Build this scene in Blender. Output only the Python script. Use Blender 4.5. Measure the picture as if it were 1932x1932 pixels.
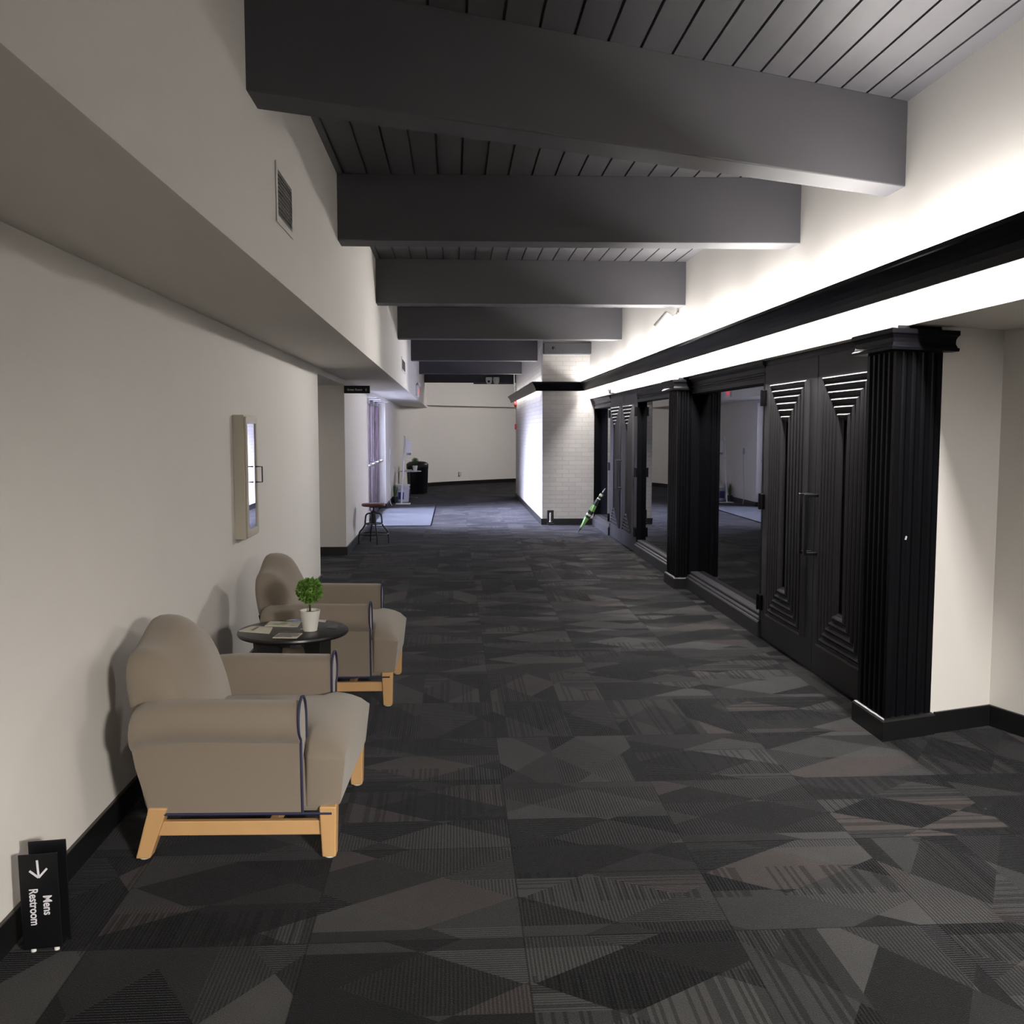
import bpy, bmesh, math, random
from mathutils import Vector, Matrix
R = math.radians
random.seed(7)
S = bpy.context.scene
C = S.collection
for o in list(bpy.data.objects):
    bpy.data.objects.remove(o, do_unlink=True)

# ------------------------------------------------------------------ camera
cam = bpy.data.objects.new('camera', bpy.data.cameras.new('camera'))
C.objects.link(cam)
cam.location = (0, 0, 1.5)
cam.rotation_euler = (R(90 - 4.7585), 0, R(-3.391))
cam.data.sensor_width = 36
cam.data.lens = 36 * 1850 / 1932
cam.data.clip_start = 0.05
cam.data.clip_end = 200
S.camera = cam
# ------------------------------------------------------------------ world, exposure
S.view_settings.view_transform = 'Standard'
S.view_settings.look = 'None'
S.view_settings.gamma = 1
S.view_settings.use_curve_mapping = False
S.view_settings.exposure = 0.5
w = bpy.data.worlds.new('world'); S.world = w; w.use_nodes = True
w.node_tree.nodes['Background'].inputs[0].default_value = (0.72, 0.76, 1.0, 1)
w.node_tree.nodes['Background'].inputs[1].default_value = 3.0

def area(name, loc, size, rot, power, color=(1, 1, 1), portal=False, spread=180):
    l = bpy.data.lights.new(name, 'AREA'); l.shape = 'RECTANGLE'
    l.size, l.size_y = size; l.energy = power; l.color = color
    l.spread = R(spread)
    if portal: l.cycles.is_portal = True
    o = bpy.data.objects.new(name, l); C.objects.link(o)
    o.location = loc; o.rotation_euler = rot
    return o
# daylight enters through the glazed entrance doors on the left wall
area('entrance_portal', (-1.47, 16.95, 1.02), (1.98, 3.76), (0, R(-90), 0), 1, portal=True)
area('entrance_daylight', (-2.75, 16.95, 1.95), (2.0, 3.8), (0, R(-48), 0), 1250, (0.76, 0.77, 1.0), spread=110)
# fluorescent tubes hidden inside the cornice along the right wall and the brick pier
COVE = (1.0, 0.965, 0.93)
y = -0.4
while y < 15.1:
    g = .35 if y < 2 else 1.0 if y < 5.5 else 1.15 if y < 8 else 1.3 if y < 12 else .75      # tube power stepped along the corridor to balance brightness
    area('cove_tube_up', (2.085, y + .58, 2.205), (.035, 1.14), (R(180), 0, 0), 13.0 * g, COVE)
    area('cove_tube_down', (2.085, y + .58, 2.185), (.035, 1.14), (0, 0, 0), 17.0 * g, COVE)
    y += 1.27
y = 15.7
while y < 21.6:
    area('cove_tube_up', (1.34, y + .58, 2.205), (.035, 1.14), (R(180), 0, 0), 4.0, COVE)
    area('cove_tube_down', (1.34, y + .58, 2.185), (.035, 1.14), (0, 0, 0), 2.2, COVE)
    y += 1.27
# unseen fill lamps added behind the camera, in the alcove, passage and far end
area('alcove_fill', (3.2, 2.8, 1.97), (.6, .6), (0, 0, 0), 26, (1, .96, .92))  # added fill for the alcove wall and nearby carpet
area('passage_fill', (-2.3, 10.4, 2.02), (.5, .5), (0, 0, 0), 5, (1, .95, .88))  # added to lift the passage wall facing the camera
area('tilted_rear_fill', (1.9, -1.3, 1.93), (.4, .4), (R(44), 0, R(24)), 140, (1, .95, .88), spread=92)  # added fill for camera-facing sides, tilted to spare the beams
area('tilted_rear_fill', (0.5, -1.3, 1.93), (.4, .4), (R(44), 0, R(-10)), 18, (1, .95, .88), spread=92)
area('far_wall_fill', (3.6, 24.9, 2.9), (1.0, 1.0), (0, R(48), 0), 105, (1, .95, .94))  # added fill turned towards the far wall and bulkhead
sl = bpy.data.lights.new('wall_and_fill_spot', 'SPOT'); sl.energy = 135; sl.spot_size = R(110); sl.spot_blend = .8; sl.shadow_soft_size = .05; sl.color = (1, .96, .93)
so = bpy.data.objects.new('wall_and_fill_spot', sl); C.objects.link(so); so.location = (1.93, 9.36, 2.44)
fill_spot_data = sl.copy(); fill_spot_data.energy = 130; fill_spot_data.color = (.96, .94, 1); fill_spot = bpy.data.objects.new('wall_and_fill_spot', fill_spot_data); C.objects.link(fill_spot); fill_spot.location = (1.93, 14.6, 2.44)  # second spot has no visible fixture, added to brighten the middle left wall
fill_spot.rotation_euler = (Vector((-1.3, 13.0, 1.3)) - Vector((1.93, 14.6, 2.44))).to_track_quat('-Z', 'Y').to_euler()
so.rotation_euler = (Vector((-1.3, 6.6, 1.1)) - Vector((1.93, 9.36, 2.44))).to_track_quat('-Z', 'Y').to_euler()

# ------------------------------------------------------------------ node helpers
def base(name):
    m = bpy.data.materials.new(name); m.use_nodes = True
    nt = m.node_tree; b = nt.nodes['Principled BSDF']
    return m, nt, b
def nn(nt, typ, **kw):
    n = nt.nodes.new(typ)
    for k, v in kw.items():
        if k.startswith('i_'): n.inputs[int(k[2:])].default_value = v
        else: setattr(n, k, v)
    return n
def mth(nt, op, a, b=None, c=None):
    n = nt.nodes.new('ShaderNodeMath'); n.operation = op
    for i, v in enumerate((a, b, c)):
        if v is None: continue
        if isinstance(v, (int, float)): n.inputs[i].default_value = v
        else: nt.links.new(v, n.inputs[i])
    return n.outputs[0]
def mixc(nt, f, a, b):
    n = nt.nodes.new('ShaderNodeMix'); n.data_type = 'RGBA'
    for sock, v in ((n.inputs[0], f), (n.inputs[6], a), (n.inputs[7], b)):
        if isinstance(v, (int, float)): sock.default_value = v
        elif isinstance(v, tuple): sock.default_value = (*v, 1) if len(v) == 3 else v
        else: nt.links.new(v, sock)
    return n.outputs[2]
def mat(name, col, rough=.6, metal=0, spec=.5, noise=0, nscale=20, bump=0, bscale=200, stretch=None, sheen=0):
    m, nt, b = base(name)
    b.inputs['Base Color'].default_value = (*col, 1)
    b.inputs['Roughness'].default_value = rough
    b.inputs['Metallic'].default_value = metal
    b.inputs['Specular IOR Level'].default_value = spec
    if sheen: b.inputs['Sheen Weight'].default_value = sheen
    tc = nn(nt, 'ShaderNodeTexCoord')
    src = tc.outputs['Object']
    if stretch:
        mp = nn(nt, 'ShaderNodeMapping'); mp.inputs['Scale'].default_value = stretch
        nt.links.new(src, mp.inputs[0]); src = mp.outputs[0]
    if noise:
        n = nn(nt, 'ShaderNodeTexNoise'); n.inputs['Scale'].default_value = nscale; n.inputs['Detail'].default_value = 4
        nt.links.new(src, n.inputs[0])
        lo = tuple(c * (1 - noise) for c in col); hi = tuple(min(1, c * (1 + noise)) for c in col)
        nt.links.new(mixc(nt, n.outputs[0], lo, hi), b.inputs['Base Color'])
    if bump:
        n = nn(nt, 'ShaderNodeTexNoise'); n.inputs['Scale'].default_value = bscale; n.inputs['Detail'].default_value = 3
        nt.links.new(src, n.inputs[0])
        bp = nn(nt, 'ShaderNodeBump'); bp.inputs['Strength'].default_value = bump; bp.inputs['Distance'].default_value = .002
        nt.links.new(n.outputs[0], bp.inputs['Height']); nt.links.new(bp.outputs[0], b.inputs['Normal'])
    return m

M = {}
M['wall'] = mat('wall_paint', (.75, .722, .68), .75, spec=.25, noise=.02, nscale=3, bump=.12, bscale=250)
M['black_paint'] = mat('black_painted_wood', (.0045, .0043, .0055), .32, spec=.09, noise=.25, nscale=6, bump=.25, bscale=60, stretch=(1, 1, .15))
M['door_paint'] = mat('charcoal_door_paint', (.042, .0405, .0445), .5, spec=.25, noise=.15, nscale=5, bump=.1, bscale=120)
M['base'] = mat('black_baseboard', (.008, .008, .0085), .35, spec=.5)
M['beam'] = mat('grey_beam_paint', (.058, .056, .062), .62, spec=.4, noise=.12, nscale=4, bump=.25, bscale=40, stretch=(.25, 1, 1))
M['ceil'] = mat('grey_plank_paint', (.074, .072, .078), .55, spec=.4, noise=.1, nscale=4, bump=.25, bscale=50, stretch=(1, .15, 1))
M['fabric'] = mat('taupe_fabric', (.225, .185, .143), .9, spec=.15, noise=.08, nscale=500, bump=.5, bscale=900, sheen=.3)
M['navy'] = mat('navy_piping', (.018, .02, .06), .7)
M['maple'] = mat('maple_wood', (.56, .33, .145), .45, spec=.4, noise=.12, nscale=12, stretch=(1, 1, .2))
M['nylon'] = mat('white_nylon', (.7, .7, .66), .4)
M['black_wood'] = mat('black_table_wood', (.013, .012, .012), .35, noise=.3, nscale=15, stretch=(1, .1, 1))
M['pot'] = mat('white_ceramic', (.72, .70, .64), .45)
M['soil'] = mat('dark_soil', (.012, .009, .006), .95)
M['stem'] = mat('brown_stem', (.03, .015, .008), .8)
M['leaf'] = mat('green_leaf', (.10, .22, .025), .5, noise=.5, nscale=60)
M['leaf_far'] = mat('dark_green_leaf', (.05, .11, .025), .6, noise=.4, nscale=40)
M['steel'] = mat('brushed_steel', (.62, .62, .66), .28, metal=1)
M['bronze'] = mat('bronze_frame', (.085, .058, .075), .35, metal=.3)
M['black_metal'] = mat('black_metal', (.01, .01, .013), .4, spec=.5)
M['seatwood'] = mat('walnut_seat', (.12, .035, .018), .35, noise=.3, nscale=20, stretch=(1, .15, 1))
M['white_plastic'] = mat('white_plastic', (.75, .75, .76), .4)
M['white_enamel'] = mat('white_enamel', (.80, .79, .75), .35)
M['grey_plastic'] = mat('grey_plastic', (.25, .25, .27), .5)
M['sign'] = mat('black_sign_plate', (.004, .004, .005), .35, spec=.3)
M['letter'] = mat('white_letter', (.62, .62, .66), .6)
M['red'] = mat('red_plastic', (.75, .06, .06), .4)
M['cream'] = mat('cream_cabinet', (.50, .465, .37), .45)
M['dark'] = mat('dark_void', (.012, .009, .009), .8)
M['mat'] = mat('grey_rubber_mat', (.045, .049, .062), .9, noise=.15, nscale=60, bump=.3, bscale=300)
M['bucket'] = mat('white_pail', (.60, .60, .68), .4)
M['blue'] = mat('blue_label', (.03, .05, .28), .5)
M['green'] = mat('green_canopy', (.22, .42, .13), .6, noise=.15, nscale=30)
M['canopy_black'] = mat('black_canopy', (.015, .015, .018), .6)
M['pale_green'] = mat('pale_green_canopy', (.62, .68, .48), .6)
M['paper_cream'] = mat('cream_paper', (.60, .56, .45), .6, noise=.15, nscale=40)
M['concrete'] = mat('pale_concrete', (.45, .43, .42), .9, noise=.1, nscale=3)
M['red_brick'] = mat('red_brick', (.30, .10, .08), .9, noise=.3, nscale=12)
M['mirror'] = mat('mirror_glass', (.86, .86, .9), .015, metal=1)
M['clear'] = mat('chrome_cylinder', (.16, .15, .14), .35, metal=.5)

def print_mat(name, cols, scale):
    m, nt, b = base(name)
    tc = nn(nt, 'ShaderNodeTexCoord'); v = nn(nt, 'ShaderNodeTexVoronoi'); v.inputs['Scale'].default_value = scale
    v.distance = 'CHEBYCHEV'
    nt.links.new(tc.outputs['Object'], v.inputs[0])
    sp = nn(nt, 'ShaderNodeSeparateColor'); nt.links.new(v.outputs['Color'], sp.inputs[0])
    r = nn(nt, 'ShaderNodeValToRGB'); r.color_ramp.interpolation = 'CONSTANT'
    e = r.color_ramp.elements
    e[0].color = (*cols[0], 1); e[1].position = .4; e[1].color = (*cols[1], 1)
    for i, c in enumerate(cols[2:]):
        k = e.new(.6 + .2 * i); k.color = (*c, 1)
    nt.links.new(sp.outputs[0], r.inputs[0]); nt.links.new(r.outputs[0], b.inputs['Base Color'])
    b.inputs['Roughness'].default_value = .35
    return m
M['pr_green'] = print_mat('photo_print_green', [(.55, .55, .50), (.50, .50, .46), (.30, .34, .16), (.45, .33, .22)], 16)
M['pr_blue'] = print_mat('photo_print_blue', [(.62, .60, .66), (.60, .58, .64), (.20, .30, .52), (.55, .50, .55)], 18)
M['pr_mixed'] = print_mat('photo_print_mixed', [(.18, .14, .12), (.30, .22, .18), (.10, .14, .20), (.45, .45, .45)], 26)
M['pr_dark'] = print_mat('photo_print_dark', [(.04, .037, .035), (.03, .03, .03), (.09, .09, .09), (.05, .045, .04)], 22)

m, nt, b = base('lit_exit_letters'); b.inputs['Base Color'].default_value = (.8, .05, .06, 1); b.inputs['Emission Color'].default_value = (1, .05, .07, 1); b.inputs['Emission Strength'].default_value = 1.6; M['exit_red'] = m
# dark tinted glass of the theatre windows
m, nt, b = base('dark_window_glass')
b.inputs['Base Color'].default_value = (.006, .006, .008, 1)
b.inputs['Roughness'].default_value = .012
b.inputs['IOR'].default_value = 2.3
M['dark_glass'] = m
# clear glass of the entrance doors
m, nt, b = base('clear_door_glass')
tr = nn(nt, 'ShaderNodeBsdfTransparent'); tr.inputs[0].default_value = (.9, .92, .95, 1)
gl = nn(nt, 'ShaderNodeBsdfGlossy'); gl.inputs['Roughness'].default_value = .01
lw = nn(nt, 'ShaderNodeFresnel'); lw.inputs[0].default_value = 1.45
mx = nn(nt, 'ShaderNodeMixShader')
nt.links.new(lw.outputs[0], mx.inputs[0]); nt.links.new(tr.outputs[0], mx.inputs[1]); nt.links.new(gl.outputs[0], mx.inputs[2])
nt.links.new(mx.outputs[0], nt.nodes['Material Output'].inputs[0])
M['clear_glass'] = m
# painted brick
m, nt, b = base('white_painted_brick')
geo = nn(nt, 'ShaderNodeNewGeometry'); sx = nn(nt, 'ShaderNodeSeparateXYZ'); nt.links.new(geo.outputs['Position'], sx.inputs[0])
cb = nn(nt, 'ShaderNodeCombineXYZ')
nt.links.new(mth(nt, 'ADD', sx.outputs[0], sx.outputs[1]), cb.inputs[0]); nt.links.new(sx.outputs[2], cb.inputs[1])
br = nn(nt, 'ShaderNodeTexBrick')
br.inputs['Scale'].default_value = 1; br.inputs['Brick Width'].default_value = .205; br.inputs['Row Height'].default_value = .068
br.inputs['Mortar Size'].default_value = .004; br.inputs['Mortar Smooth'].default_value = .6
br.inputs['Color1'].default_value = (.54, .515, .50, 1); br.inputs['Color2'].default_value = (.49, .47, .455, 1); br.inputs['Mortar'].default_value = (.40, .38, .365, 1)
nt.links.new(cb.outputs[0], br.inputs[0]); nt.links.new(br.outputs[0], b.inputs['Base Color'])
nz = nn(nt, 'ShaderNodeTexNoise'); nz.inputs['Scale'].default_value = 25; nt.links.new(geo.outputs['Position'], nz.inputs[0])
bp = nn(nt, 'ShaderNodeBump'); bp.inputs['Strength'].default_value = .5; bp.inputs['Distance'].default_value = .012
nt.links.new(mth(nt, 'ADD', mth(nt, 'MULTIPLY', br.outputs[1], -1.0), mth(nt, 'MULTIPLY', nz.outputs[0], .45)), bp.inputs['Height'])
nt.links.new(bp.outputs[0], b.inputs['Normal']); b.inputs['Roughness'].default_value = .6
M['brick'] = m

# carpet tiles: faceted tones, ribbed and streaked patches, a little brown
def carpet():
    m, nt, b = base('carpet_tiles')
    geo = nn(nt, 'ShaderNodeNewGeometry'); sx = nn(nt, 'ShaderNodeSeparateXYZ'); nt.links.new(geo.outputs['Position'], sx.inputs[0])
    T = .633
    X = mth(nt, 'DIVIDE', mth(nt, 'SUBTRACT', sx.outputs[0], .2), T)
    Y = mth(nt, 'DIVIDE', mth(nt, 'SUBTRACT', sx.outputs[1], 2.791), T)
    ix = mth(nt, 'FLOOR', X)
    iy = mth(nt, 'FLOOR', Y)
    u = mth(nt, 'SUBTRACT', mth(nt, 'SUBTRACT', X, ix), .5); v = mth(nt, 'SUBTRACT', mth(nt, 'SUBTRACT', Y, iy), .5)
    def wn(*v3):
        c = nn(nt, 'ShaderNodeCombineXYZ')
        for i, q in enumerate(v3):
            if isinstance(q, (int, float)): c.inputs[i].default_value = q
            else: nt.links.new(q, c.inputs[i])
        n = nn(nt, 'ShaderNodeTexWhiteNoise'); n.noise_dimensions = '3D'; nt.links.new(c.outputs[0], n.inputs[0])
        s = nn(nt, 'ShaderNodeSeparateColor'); nt.links.new(n.outputs[1], s.inputs[0])
        return s.outputs
    t = wn(ix, iy, 3.7)
    sw = mth(nt, 'GREATER_THAN', t[0], .72)
    fl = mth(nt, 'SUBTRACT', mth(nt, 'MULTIPLY', mth(nt, 'GREATER_THAN', t[1], .5), 2), 1)
    fl2 = mth(nt, 'SUBTRACT', mth(nt, 'MULTIPLY', mth(nt, 'GREATER_THAN', t[2], .5), 2), 1)
    isw = mth(nt, 'SUBTRACT', 1, sw)
    uu = mth(nt, 'MULTIPLY', fl, mth(nt, 'ADD', mth(nt, 'MULTIPLY', u, isw), mth(nt, 'MULTIPLY', v, sw)))
    vv = mth(nt, 'MULTIPLY', fl2, mth(nt, 'ADD', mth(nt, 'MULTIPLY', v, isw), mth(nt, 'MULTIPLY', u, sw)))
    # three families of edges
    f1 = mth(nt, 'FLOOR', mth(nt, 'ADD', mth(nt, 'MULTIPLY', vv, 2.0), .2))
    f2 = mth(nt, 'FLOOR', mth(nt, 'ADD', mth(nt, 'ADD', mth(nt, 'MULTIPLY', uu, 1.3), mth(nt, 'MULTIPLY', vv, 2.1)), .15))
    f3 = mth(nt, 'FLOOR', mth(nt, 'ADD', mth(nt, 'SUBTRACT', mth(nt, 'MULTIPLY', uu, 1.2), mth(nt, 'MULTIPLY', vv, 1.75)), .62))
    code = mth(nt, 'ADD', mth(nt, 'ADD', mth(nt, 'MULTIPLY', ix, 7.13), mth(nt, 'MULTIPLY', iy, 3.31)), mth(nt, 'MULTIPLY', f1, .77))
    r = wn(code, mth(nt, 'ADD', f2, .31), mth(nt, 'ADD', f3, .17))
    ramp = nn(nt, 'ShaderNodeValToRGB'); ramp.color_ramp.interpolation = 'CONSTANT'
    e = ramp.color_ramp.elements
    e[0].color = (.0078, .0077, .0076, 1); e[1].position = .27; e[1].color = (.0150, .0147, .0145, 1)
    for p, c in ((.50, (.0250, .0246, .0240)), (.74, (.0400, .0392, .0380)), (.90, (.040, .0345, .0325))):
        k = e.new(p); k.color = (*c, 1)
    nt.links.new(r[0], ramp.inputs[0])
    # fine ribs
    along = mth(nt, 'GREATER_THAN', r[2], .35)
    ialong = mth(nt, 'SUBTRACT', 1, along)
    cx = mth(nt, 'ADD', mth(nt, 'MULTIPLY', sx.outputs[0], along), mth(nt, 'MULTIPLY', sx.outputs[1], ialong))
    rib = mth(nt, 'ADD', mth(nt, 'MULTIPLY', mth(nt, 'SINE', mth(nt, 'MULTIPLY', cx, 6.28318 / .0115)), .5), .5)
    ribk = mth(nt, 'MULTIPLY', mth(nt, 'GREATER_THAN', r[1], .55), .5)
    ribf = mth(nt, 'SUBTRACT', 1, mth(nt, 'MULTIPLY', ribk, rib))
    # irregular streaks
    st = wn(mth(nt, 'FLOOR', mth(nt, 'MULTIPLY', cx, 95)), ix, iy)
    patch = wn(ix, mth(nt, 'FLOOR', mth(nt, 'ADD', mth(nt, 'MULTIPLY', vv, 3.0), .5)), mth(nt, 'ADD', iy, .5))
    sk = mth(nt, 'MULTIPLY', mth(nt, 'MULTIPLY', mth(nt, 'GREATER_THAN', st[0], .62), mth(nt, 'GREATER_THAN', patch[0], .55)), .5)
    stf = mth(nt, 'SUBTRACT', 1.05, sk)
    nz = nn(nt, 'ShaderNodeTexNoise'); nz.inputs['Scale'].default_value = 260; nz.inputs['Detail'].default_value = 2
    nt.links.new(geo.outputs['Position'], nz.inputs[0])
    nf = mth(nt, 'ADD', .35, mth(nt, 'MULTIPLY', nz.outputs[0], 1.3))
    nl = nn(nt, 'ShaderNodeTexNoise'); nl.inputs['Scale'].default_value = 2.2; nl.inputs['Detail'].default_value = 3
    nt.links.new(geo.outputs['Position'], nl.inputs[0])
    nlf = mth(nt, 'ADD', .65, mth(nt, 'MULTIPLY', nl.outputs[0], .7))
    # thin joints between tiles
    mu = mth(nt, 'GREATER_THAN', mth(nt, 'ABSOLUTE', u), .4955); mv = mth(nt, 'GREATER_THAN', mth(nt, 'ABSOLUTE', v), .4955)
    jf = mth(nt, 'SUBTRACT', 1, mth(nt, 'MULTIPLY', mth(nt, 'MAXIMUM', mu, mv), .5))
    fac = mth(nt, 'MULTIPLY', mth(nt, 'MULTIPLY', mth(nt, 'MULTIPLY', ribf, stf), mth(nt, 'MULTIPLY', nf, jf)), nlf)
    hs = nn(nt, 'ShaderNodeVectorMath'); hs.operation = 'SCALE'
    nt.links.new(ramp.outputs[0], hs.inputs[0]); nt.links.new(fac, hs.inputs['Scale'])
    nt.links.new(hs.outputs[0], b.inputs['Base Color'])
    b.inputs['Roughness'].default_value = .9; b.inputs['Specular IOR Level'].default_value = .06
    b.inputs['Sheen Weight'].default_value = .11; b.inputs['Sheen Roughness'].default_value = .24; b.inputs['Sheen Tint'].default_value = (.86, .87, 1, 1)
    bp = nn(nt, 'ShaderNodeBump'); bp.inputs['Strength'].default_value = .6; bp.inputs['Distance'].default_value = .004
    nt.links.new(mth(nt, 'ADD', nz.outputs[0], mth(nt, 'MULTIPLY', ribf, .8)), bp.inputs['Height']); nt.links.new(bp.outputs[0], b.inputs['Normal'])
    return m
M['carpet'] = carpet()

# ------------------------------------------------------------------ mesh helpers
def bx(bm, x0, x1, y0, y1, z0, z1, mx=None):
    co = [(x0, y0, z0), (x1, y0, z0), (x1, y1, z0), (x0, y1, z0), (x0, y0, z1), (x1, y0, z1), (x1, y1, z1), (x0, y1, z1)]
    v = [bm.verts.new((mx @ Vector(c)) if mx else c) for c in co]
    for f in ((3, 2, 1, 0), (4, 5, 6, 7), (0, 1, 5, 4), (1, 2, 6, 5), (2, 3, 7, 6), (3, 0, 4, 7)):
        bm.faces.new([v[i] for i in f])
    return v
def prism(bm, pts, z0, z1):
    """closed 2D outline (x, y) extruded in z"""
    a = [bm.verts.new((p[0], p[1], z0)) for p in pts]; b_ = [bm.verts.new((p[0], p[1], z1)) for p in pts]
    n = len(pts)
    for i in range(n): bm.faces.new((a[i], a[(i + 1) % n], b_[(i + 1) % n], b_[i]))
    bm.faces.new(a[::-1]); bm.faces.new(b_)
def loft(bm, rings, cap=True, closed=True):
    vs = [[bm.verts.new(p) for p in r] for r in rings]
    n = len(rings[0])
    for a, b_ in zip(vs, vs[1:]):
        for i in range(n if closed else n - 1):
            bm.faces.new((a[i], a[(i + 1) % n], b_[(i + 1) % n], b_[i]))
    if cap:
        bm.faces.new(vs[0][::-1]); bm.faces.new(vs[-1])
    return vs
def tube(bm, pts, r, n=10, closed=False):
    pts = [Vector(p) for p in pts]
    rings = []
    ref = Vector((0, 0, 1))
    for i, p in enumerate(pts):
        if closed: d = pts[(i + 1) % len(pts)] - pts[i - 1]
        else: d = pts[min(i + 1, len(pts) - 1)] - pts[max(i - 1, 0)]
        d.normalize()
        if abs(d.dot(ref)) > .95: ref = Vector((1, 0, 0)) if abs(d.x) < .9 else Vector((0, 1, 0))
        a = d.cross(ref).normalized(); b_ = d.cross(a).normalized()
        ref = -b_ if b_.dot(ref) < 0 else b_
        ref = a.cross(d).normalized()
        rr = r[i] if isinstance(r, (list, tuple)) else r
        rings.append([p + (a * math.cos(t) + ref * math.sin(t)) * rr for t in [2 * math.pi * k / n for k in range(n)]])
    if closed:
        rings.append(rings[0]); loft(bm, rings, cap=False)
    else: loft(bm, rings)
def lathe(bm, prof, n=32, cx=0, cy=0, mx=None):
    rings = [[(cx + r * math.cos(2 * math.pi * k / n), cy + r * math.sin(2 * math.pi * k / n), z) for k in range(n)] for r, z in prof]
    if mx: rings = [[mx @ Vector(p) for p in r] for r in rings]
    loft(bm, rings)
def smoothpath(pts, k=6):
    P = [Vector(p) for p in pts]; out = []
    for i in range(len(P) - 1):
        p0, p1, p2, p3 = P[max(i - 1, 0)], P[i], P[i + 1], P[min(i + 2, len(P) - 1)]
        for j in range(k):
            t = j / k
            out.append(.5 * ((2 * p1) + (p2 - p0) * t + (2 * p0 - 5 * p1 + 4 * p2 - p3) * t * t + (-p0 + 3 * p1 - 3 * p2 + p3) * t ** 3))
    out.append(P[-1]); return out
def obj(name, bm, m, parent=None, smooth=False, bevel=0, sub=0, seg=2):
    bmesh.ops.remove_doubles(bm, verts=bm.verts, dist=1e-6)
    bmesh.ops.recalc_face_normals(bm, faces=bm.faces)
    me = bpy.data.meshes.new(name); bm.to_mesh(me); bm.free()
    ms = m if isinstance(m, (list, tuple)) else [m]
    for k in ms: me.materials.append(M[k])
    if smooth:
        for p in me.polygons: p.use_smooth = True
    o = bpy.data.objects.new(name, me); C.objects.link(o)
    if parent: o.parent = parent
    if bevel:
        md = o.modifiers.new('bevel', 'BEVEL'); md.width = bevel; md.segments = seg; md.limit_method = 'ANGLE'; md.angle_limit = R(40)
    if sub:
        md = o.modifiers.new('sub', 'SUBSURF'); md.levels = sub; md.render_levels = sub
    if smooth and not sub:
        md = o.modifiers.new('es', 'EDGE_SPLIT'); md.split_angle = R(40)
    return o
def tag(o, label, cat, group=None):
    o['label'] = label; o['category'] = cat
    if group: o['group'] = group
    return o
def struct(name, bm, m, label=None, **k):
    o = obj(name, bm, m, **k); o['kind'] = 'structure'
    if label: o['label'] = label
    return o
def thing(name, label, cat, loc=(0, 0, 0), rz=0, group=None):
    o = bpy.data.objects.new(name, None); C.objects.link(o); o.empty_display_size = .1
    o.location = loc; o.rotation_euler = (0, 0, rz)
    return tag(o, label, cat, group)
def dup(root, label, loc=None, rz=None):
    r = root.copy(); C.objects.link(r); r['label'] = label
    if loc is not None: r.location = loc
    if rz is not None: r.rotation_euler = (0, 0, rz)
    for ch in list(root.children):
        c = ch.copy(); C.objects.link(c); c.parent = r
        for g in list(ch.children):
            d = g.copy(); C.objects.link(d); d.parent = c
    return r
def B(): return bmesh.new()
def text_mesh(name, txt, size, m, parent, mx, bold=0.0, sx=1.0, align='LEFT', depth=.0006):
    cu = bpy.data.curves.new(name + '_c', 'FONT'); cu.body = txt; cu.size = size; cu.offset = bold; cu.extrude = depth; cu.align_x = align
    t = bpy.data.objects.new(name + '_t', cu); C.objects.link(t)
    bpy.context.view_layer.update()
    me = bpy.data.meshes.new_from_object(t.evaluated_get(bpy.context.evaluated_depsgraph_get()))
    bpy.data.objects.remove(t, do_unlink=True)
    me.transform(mx @ Matrix.Diagonal((sx, 1, 1, 1)))
    me.materials.clear(); me.materials.append(M[m])
    o = bpy.data.objects.new(name, me); C.objects.link(o); o.parent = parent
    return o

XL, XU, XR, XD = -1.30, -.70, 2.15, 2.22
ZS, ZB, ZC = 2.10, 2.655, 3.05
# ================================================================== ROOM SHELL
bm = B(); bx(bm, -3.6, 7, -4.2, 31, -.1, 0); struct('floor', bm, 'carpet')
# ceiling of grooved planks running down the corridor
bm = B(); prof = []
x = XU - .1; pw = .1425
while x < 5.2:
    prof += [(x + .006, ZC), (x + pw - .006, ZC), (x + pw - .004, ZC + .014), (x + pw + .004, ZC + .014)]
    x += pw
top = [(prof[-1][0], ZC + .12), (prof[0][0], ZC + .12)]
a = [bm.verts.new((p[0], -4.1, p[1])) for p in prof + top]; b_ = [bm.verts.new((p[0], 30, p[1])) for p in prof + top]
for i in range(len(a)): bm.faces.new((a[i], a[(i + 1) % len(a)], b_[(i + 1) % len(a)], b_[i]))
struct('ceiling', bm, 'ceil')
# left wall pieces
bm = B(); bx(bm, XL - .12, XL, -4.1, 9.56, 0, ZS); struct('wall_left', bm, 'wall')
bm = B(); bx(bm, XL - .12, XL, 9.56, 11.86, 2.04, ZS)
bx(bm, XL - .12, XL, 11.86, 15.05, 0, ZS); bx(bm, XL - .12, XL, 15.05, 15.10, 0, ZS); bx(bm, XL - .25, XL, 15.0, 15.06, 0, ZS)
struct('wall_left_middle', bm, 'wall')
bm = B(); bx(bm, -3.5, XL - .12, 11.86, 11.98, 0, ZS); bx(bm, -3.5, XL - .12, 9.40, 9.52, 0, ZS); bx(bm, -3.5, -3.4, 9.4, 12, 0, ZS)
bx(bm, -3.5, XL - .12, 9.52, 11.86, 2.04, ZS)
struct('wall_passage', bm, 'wall')
bm = B(); bx(bm, XL - .25, XL, 18.86, 24.0, 0, ZS); bx(bm, XL - .25, XL, 15.06, 18.86, 2.03, ZS); struct('wall_left_far', bm, 'wall')
bm = B(); bx(bm, -1.6, XU - .06, -4.1, 27.2, ZS, ZS + .06); bx(bm, XU - .061, XU, -4.1, 27.2, ZS, ZC + .02)
struct('wall_left_upper', bm, 'wall')
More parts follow.
